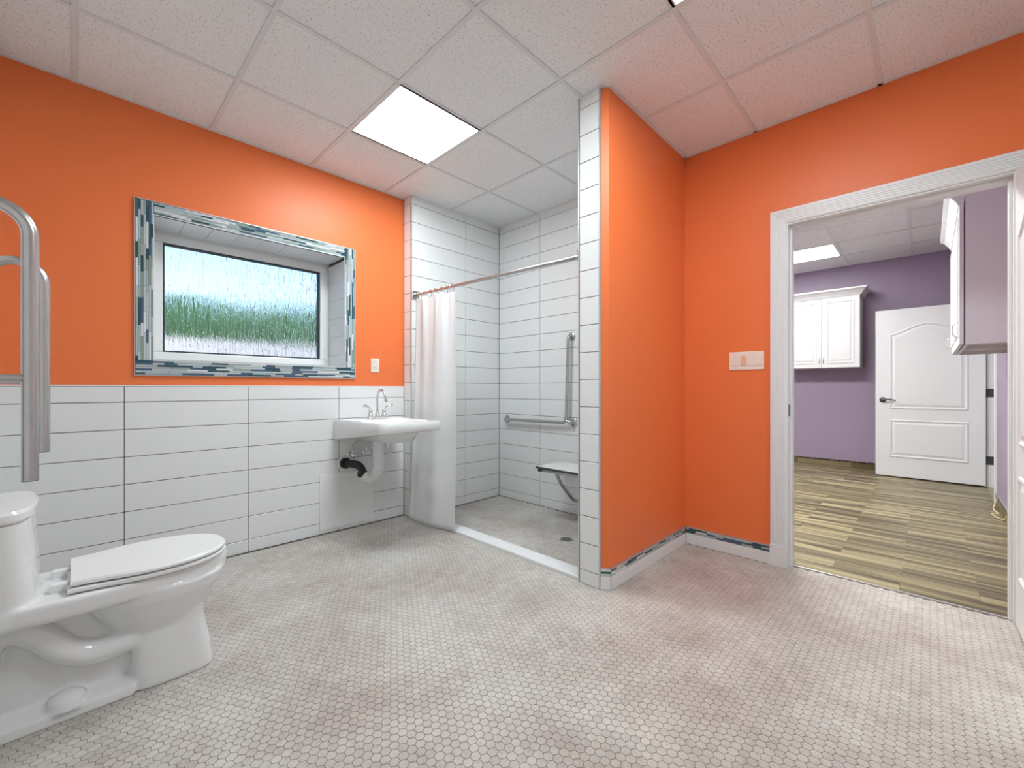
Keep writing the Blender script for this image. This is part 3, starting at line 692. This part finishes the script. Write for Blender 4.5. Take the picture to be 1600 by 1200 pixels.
# ------------------------------------------------------------------ sink
SKX0, SKX1, SKY0, SKY1, SKZ = 1.385, 1.875, 2.535, YW - .001, .862
sk = thing('wall_sink', ((SKX0 + SKX1) / 2, YW, .70), 'white rectangular wall hung sink beside the shower curtain', 'sink')
def rrect(x0, x1, y0, y1, r, n=5, rb=None):
    pts = []
    for cx_, cy_, a0, rr_ in ((x1, y1, 0, rb if rb is not None else r), (x0, y1, 90, rb if rb is not None else r), (x0, y0, 180, r), (x1, y0, 270, r)):
        sx = -1 if cx_ == x1 else 1; sy = -1 if cy_ == y1 else 1
        for k in range(n + 1):
            a = math.radians(a0 + 90 * k / n); pts.append((cx_ + sx * rr_ + rr_ * math.cos(a), cy_ + sy * rr_ + rr_ * math.sin(a)))
    return pts
def zring(pts, zf): return [(x, y, zf(y) if callable(zf) else zf) for x, y in pts]
bot = lambda y: .705 + (.798 - .705) * (SKY1 - y) / (SKY1 - SKY0)
O = rrect(SKX0, SKX1, SKY0, SKY1, .045, rb=.004)
O1 = rrect(SKX0 + .006, SKX1 - .006, SKY0 + .006, SKY1, .045, rb=.004)
BASIN = [rrect(SKX0 + .055 + d, SKX1 - .055 - d, SKY0 + .06 + d, SKY1 - .29 - d, .07 - d * .3) for d in (-.012, 0, .02, .06, .10)]
ri = [zring(rrect(SKX0 + .05, SKX1 - .05, SKY0 + .07, SKY1 - .05, .05, rb=.03), lambda y: bot(y) - .004), zring(O1, lambda y: bot(y)), zring(O, lambda y: bot(y) + .008), zring(O, SKZ - .010), zring(O1, SKZ),
      zring(BASIN[0], SKZ - .001), zring(BASIN[1], SKZ - .012), zring(BASIN[2], SKZ - .06), zring(BASIN[3], SKZ - .085), zring(BASIN[4], SKZ - .092)]
bs = part(sk, 'basin', M().loft(ri), PORC, smooth=50)
part(sk, 'underside_bowl', M().loft([zring(rrect(SKX0 + .08, SKX1 - .08, SKY0 + .09, SKY1 - .11, .10), .80), zring(rrect(SKX0 + .11, SKX1 - .11, SKY0 + .14, SKY1 - .16, .10), .715), zring(rrect(SKX0 + .17, SKX1 - .17, SKY0 + .24, SKY1 - .24, .07), .70)]), PORC, smooth=60)
FX, FY = 1.630, 3.045
part(sk, 'drain_ring', M().lathe((FX, 2.86, SKZ - .0925), [(0, 0), (.022, 0), (.022, .003), (0, .004)]), CHROME, smooth=40)
fa = thing('faucet', (FX, FY, SKZ), 'chrome gooseneck faucet with two lever handles on the sink deck', 'faucet')
part(fa, 'base_plate', M().prism(rrect(FX - .085, FX + .085, FY - .027, FY + .027, .025), SKZ - .001, SKZ + .018), CHROME, .004, smooth=40)
part(fa, 'spout', M().tube(smoothpath([(FX, FY, SKZ + .01), (FX, FY, SKZ + .08), (FX, FY, SKZ + .165), (FX + .004, FY - .02, SKZ + .212), (FX + .008, FY - .055, SKZ + .222), (FX + .012, FY - .09, SKZ + .197), (FX + .014, FY - .105, SKZ + .15)]), .0095, 14), CHROME, smooth=60)
part(fa, 'spout_collar', M().lathe((FX, FY, SKZ + .016), [(0, 0), (.021, 0), (.017, .03), (.012, .035), (0, .035)]), CHROME, smooth=40)
part(fa, 'aerator', M().cyl((FX + .0138, FY - .104, SKZ + .155), (FX + .0155, FY - .109, SKZ + .135), .0125), CHROME, smooth=40)
for s in (-1, 1):
    hx_ = FX + s * .056
    o = part(fa, 'handle', M().lathe((hx_, FY, SKZ + .016), [(0, 0), (.023, 0), (.021, .02), (.014, .03), (.016, .05), (.008, .062), (0, .063)]), CHROME, smooth=40)
    pth = smoothpath([(hx_, FY, SKZ + .065), (hx_ + s * .012, FY - .006, SKZ + .088), (hx_ + s * .035, FY - .012, SKZ + .103), (hx_ + s * .065, FY - .018, SKZ + .106)])
    link('lever', M().tube(pth, [.006 + .004 * i / len(pth) for i in range(len(pth))], 10).mesh('lever', root_loc(fa), 60), CHROME, o)
# trap under the sink
tr = thing('sink_trap', (1.6, 3.1, .38), 'white insulated trap pipe and black elbow under the wall sink', 'pipe')
TX = 1.632; TYY = 3.03
path = smoothpath([(TX, TYY, .72), (TX, TYY, .60), (TX, TYY + .002, .49), (TX - .015, TYY + .03, .425), (TX - .055, TYY + .05, .405), (TX - .085, TYY + .075, .43)], 7)
part(tr, 'insulated_pipe', M().tube(path, [.040 + .004 * math.sin(i * 1.9) for i in range(len(path))], 16), PLAST, smooth=70)
part(tr, 'black_elbow', M().tube(smoothpath([(TX - .085, TYY + .082, .42), (TX - .088, TYY + .09, .47), (TX - .105, TYY + .12, .505), (TX - .135, TYY + .165, .515), (TX - .17, YW - .01, .517)], 6), .030, 14), BLACK, smooth=60)
part(tr, 'elbow_collar', M().cyl((TX - .085, TYY + .08, .425), (TX - .086, TYY + .086, .458), .040), BLACK, smooth=40)
part(tr, 'elbow_collar', M().cyl((TX - .160, YW - .035, .517), (TX - .168, YW - .008, .517), .042), BLACK, smooth=40)
part(tr, 'wall_flange', M().lathe((TX - .17, YW + .001, .517), [(0, 0), (.052, 0), (.050, .006), (.03, .012), (0, .012)], (0, -1, 0)), PLAST, smooth=40)
part(tr, 'popup_linkage', M().cyl((TX + .04, TYY - .05, .69), (TX + .085, TYY - .03, .69), .012).cyl((TX + .05, TYY - .045, .64), (TX + .05, TYY - .045, .705), .010), CHROME, smooth=40)
part(tr, 'popup_nut', M().cyl((TX + .03, TYY - .055, .715), (TX + .10, TYY - .03, .715), .010), BLACK, smooth=40)
for k, (vx_, dz, hx0) in enumerate(((1.515, .575, -.075), (1.632, .585, .02))):
    v = thing('stop_valve', (vx_, YW, dz), ('chrome stop valve with curved hose, above the black elbow' if k == 0 else 'chrome stop valve half hidden behind the white insulated trap pipe'), 'valve')
    part(v, 'escutcheon', M().lathe((vx_, YW + .001, dz), [(0, 0), (.026, 0), (.02, .008), (0, .009)], (0, -1, 0)), CHROME, smooth=40)
    part(v, 'body', M().cyl((vx_, YW - .006, dz), (vx_, YW - .06, dz), .010).cyl((vx_, YW - .045, dz - .002), (vx_, YW - .045, dz + .04), .009), CHROME, smooth=40)
    part(v, 'knob', M().lathe((vx_, YW - .06, dz), [(0, 0), (.017, .002), (.019, .010), (.012, .016), (0, .017)], (0, -1, 0)), CHROME, smooth=50)
    part(v, 'hose', M().tube(smoothpath([(vx_, YW - .045, dz + .035), (vx_ + .004, YW - .05, dz + .08), (vx_ + .035, YW - .08, dz + .115), (vx_ + .075, YW - .12, dz + .125), (FX - .03 + .05 * k, YW - .17, .725)], 6), .0065, 10), METAL, smooth=60)
# access panel
ap = thing('access_panel', (1.5, YW, .03), 'plain white square access panel on the tiles under the sink', 'panel')
part(ap, 'cover', M().box(1.288, 1.706, YW - .008, YW - .0005, .030, .442), PLAST, .004)
part(ap, 'rim', ring(M(), 1.280, 1.714, .022, .450, .012, YW - .0055, YW - .0002), PLAST, .002)

# ------------------------------------------------------------------ toilet
TY = 2.165
to = thing('toilet', (.08, TY, 0), 'white one piece toilet with closed elongated lid', 'toilet')
def egg(xb, xf, hw, hb, n=40, xm=None, pw=2.2):
    """outline from a straight back (half width hb at xb) to a rounded nose at xf"""
    xm = xb + (xf - xb) * .46 if xm is None else xm; pts = []
    for k in range(n + 1):
        a = -PI / 2 + PI * k / n; c, s = math.cos(a), math.sin(a)
        pts.append((xm + (xf - xm) * abs(c) ** (2 / pw), hw * math.copysign(abs(s) ** (2 / pw), s)))
    m = 6; back = []
    for k in range(1, m + 1):
        t = k / m; back.append((xm + (xb - xm) * t, hw + (hb - hw) * (t * t * (3 - 2 * t)) * 1.0))
    pts += back + [(xb, -y) for x_, y in back[-1:]] + [(x_, -y) for x_, y in back[:-1][::-1]]
    return pts
def lay(pts, z): return [(x, TY + y, z) for x, y in pts]
def sup(x0, x1, hw, z, n=36, p=3.2):
    c, a = (x0 + x1) / 2, (x1 - x0) / 2
    return [(c + a * math.copysign(abs(math.cos(t)) ** (2 / p), math.cos(t)), TY + hw * math.copysign(abs(math.sin(t)) ** (2 / p), math.sin(t)), z) for t in [2 * PI * k / n for k in range(n)]]
mb = M()
mb.loft([lay(egg(-.285, .440, .168, .158), .352), lay(egg(-.285, .452, .180, .168), .368), lay(egg(-.285, .455, .184, .172), .408), lay(egg(-.285, .450, .180, .168), .420)])
mb.loft([sup(.13, .368, .108, .15, p=2.4), sup(.09, .370, .115, .205, p=2.3), sup(.05, .400, .142, .265, p=2.2), sup(.01, .440, .168, .33, p=2.2), sup(.0, .448, .175, .37, p=2.2)])
mb.loft([sup(.135, .398, .130, .0, p=4.5), sup(.138, .388, .124, .08, p=4.5), sup(.142, .368, .114, .20, p=4), sup(.15, .372, .112, .30, p=3.5)])
mb.box(-.27, .15, TY - .055, TY + .055, 0, .37)
mb.loft([[(-.25, TY - .128, 0), (.15, TY - .128, 0), (.15, TY + .128, 0), (-.25, TY + .128, 0)], [(-.25, TY - .122, .034), (.15, TY - .122, .034), (.15, TY + .122, .034), (-.25, TY + .122, .034)], [(-.25, TY - .07, .05), (.15, TY - .07, .05), (.15, TY + .07, .05), (-.25, TY + .07, .05)]])
for s in (-1, 1):
    mb.tube(smoothpath([(-.22, TY + s * .055, .13), (-.20, TY + s * .06, .28), (-.14, TY + s * .068, .325), (-.075, TY + s * .068, .275), (-.015, TY + s * .068, .205), (.06, TY + s * .068, .175), (.17, TY + s * .065, .185)], 5), .043, 14)
    mb.lathe((-.02, TY + s * .085, .03), [(0, 0), (.055, .0), (.045, .035), (.02, .05), (0, .05)], seg=20)
mb.loft([sup(-.285, -.070, .165, .35, p=3.4), sup(-.285, -.082, .175, .44, p=3.4), sup(-.285, -.088, .186, .56, p=3.4), sup(-.285, -.098, .196, .688, p=3.4)])
body = part(to, 'body', mb, PORC)
rm = body.modifiers.new('fuse', 'REMESH'); rm.mode = 'VOXEL'; rm.voxel_size = .0055; rm.use_smooth_shade = True
sm = body.modifiers.new('soften', 'SMOOTH'); sm.factor = .6; sm.iterations = 9
part(to, 'tank_lid', M().loft([sup(-.288, -.094, .199, .690, p=3.4), sup(-.290, -.088, .205, .698, p=3.4), sup(-.290, -.088, .205, .718, p=3.4), sup(-.286, -.096, .198, .727, p=3.4)]), PORC, smooth=35)
part(to, 'seat', M().loft([lay(egg(-.016, .442, .182, .150), .4235), lay(egg(-.018, .449, .188, .153), .428), lay(egg(-.018, .449, .188, .153), .436), lay(egg(-.016, .444, .183, .150), .439)]), PLAST, smooth=35)
part(to, 'lid', M().loft([lay(egg(-.012, .441, .181, .140), .4435), lay(egg(-.012, .447, .187, .143), .447), lay(egg(-.012, .447, .187, .143), .455), lay(egg(-.010, .440, .180, .138), .4615)]), PLAST, smooth=35)
for s in (-1, 1):
    part(to, 'hinge_cap', M().loft([zring(rrect(-.062, -.010, TY + s * .075 - .020, TY + s * .075 + .020, .01), .418), zring(rrect(-.058, -.012, TY + s * .075 - .016, TY + s * .075 + .016, .01), .446)]), PLAST, .003)
    part(to, 'bolt_cap', M().lathe((.012, TY + s * .106, .034), [(0, 0), (.017, 0), (.015, .012), (.007, .019), (0, .02)]), PLAST, smooth=50)
hs = link('supply_hose', M().tube(smoothpath([(XL + .001, 1.93, .17), (-.26, 1.93, .17), (-.20, 1.935, .175), (-.168, 1.94, .22), (-.175, 1.94, .27), (-.22, 1.94, .30), (-.262, 1.955, .34)], 8), .009, 10).mesh('supply_hose', smooth=60), BLACK)
tag(hs, 'black water supply hose curving beside the toilet base', 'hose')
# swing-up support rails either side of the toilet
for y, lab in ((1.780, 'folded up steel support rail in front of the toilet tank'), (2.555, 'folded up steel support rail between toilet tank and window wall')):
    g = thing('toilet_rail', (XL + .02, y, .78), lab, 'grab bar')
    xa, xo = -.238, -.087
    arc = [((xa + xo) / 2 + (xo - xa) / 2 * math.cos(PI - PI * k / 16), y, 1.522 + .078 * math.sin(PI * k / 16)) for k in range(17)]
    part(g, 'tube', M().tube([(xa, y, .80)] + arc + [(xo, y, 1.2), (xo, y, .845)], .0172, 20), METAL, smooth=60)
    part(g, 'cross_tube', M().cyl((xa, y, 1.128), (xo, y, 1.128), .0108), METAL, smooth=50)
    part(g, 'bracket', M().box(XL + .001, xa + .02, y - .03, y + .03, .76, .83), METAL, .004)
    part(g, 'wall_plate', M().box(XL, XL + .008, y - .05, y + .05, .70, .95), METAL, .003)
    part(g, 'open_end_shade', M().cyl((xo, y, .8435), (xo, y, .8465), .0166), BLACK)  # black disc stands for the dark inside of the open tube
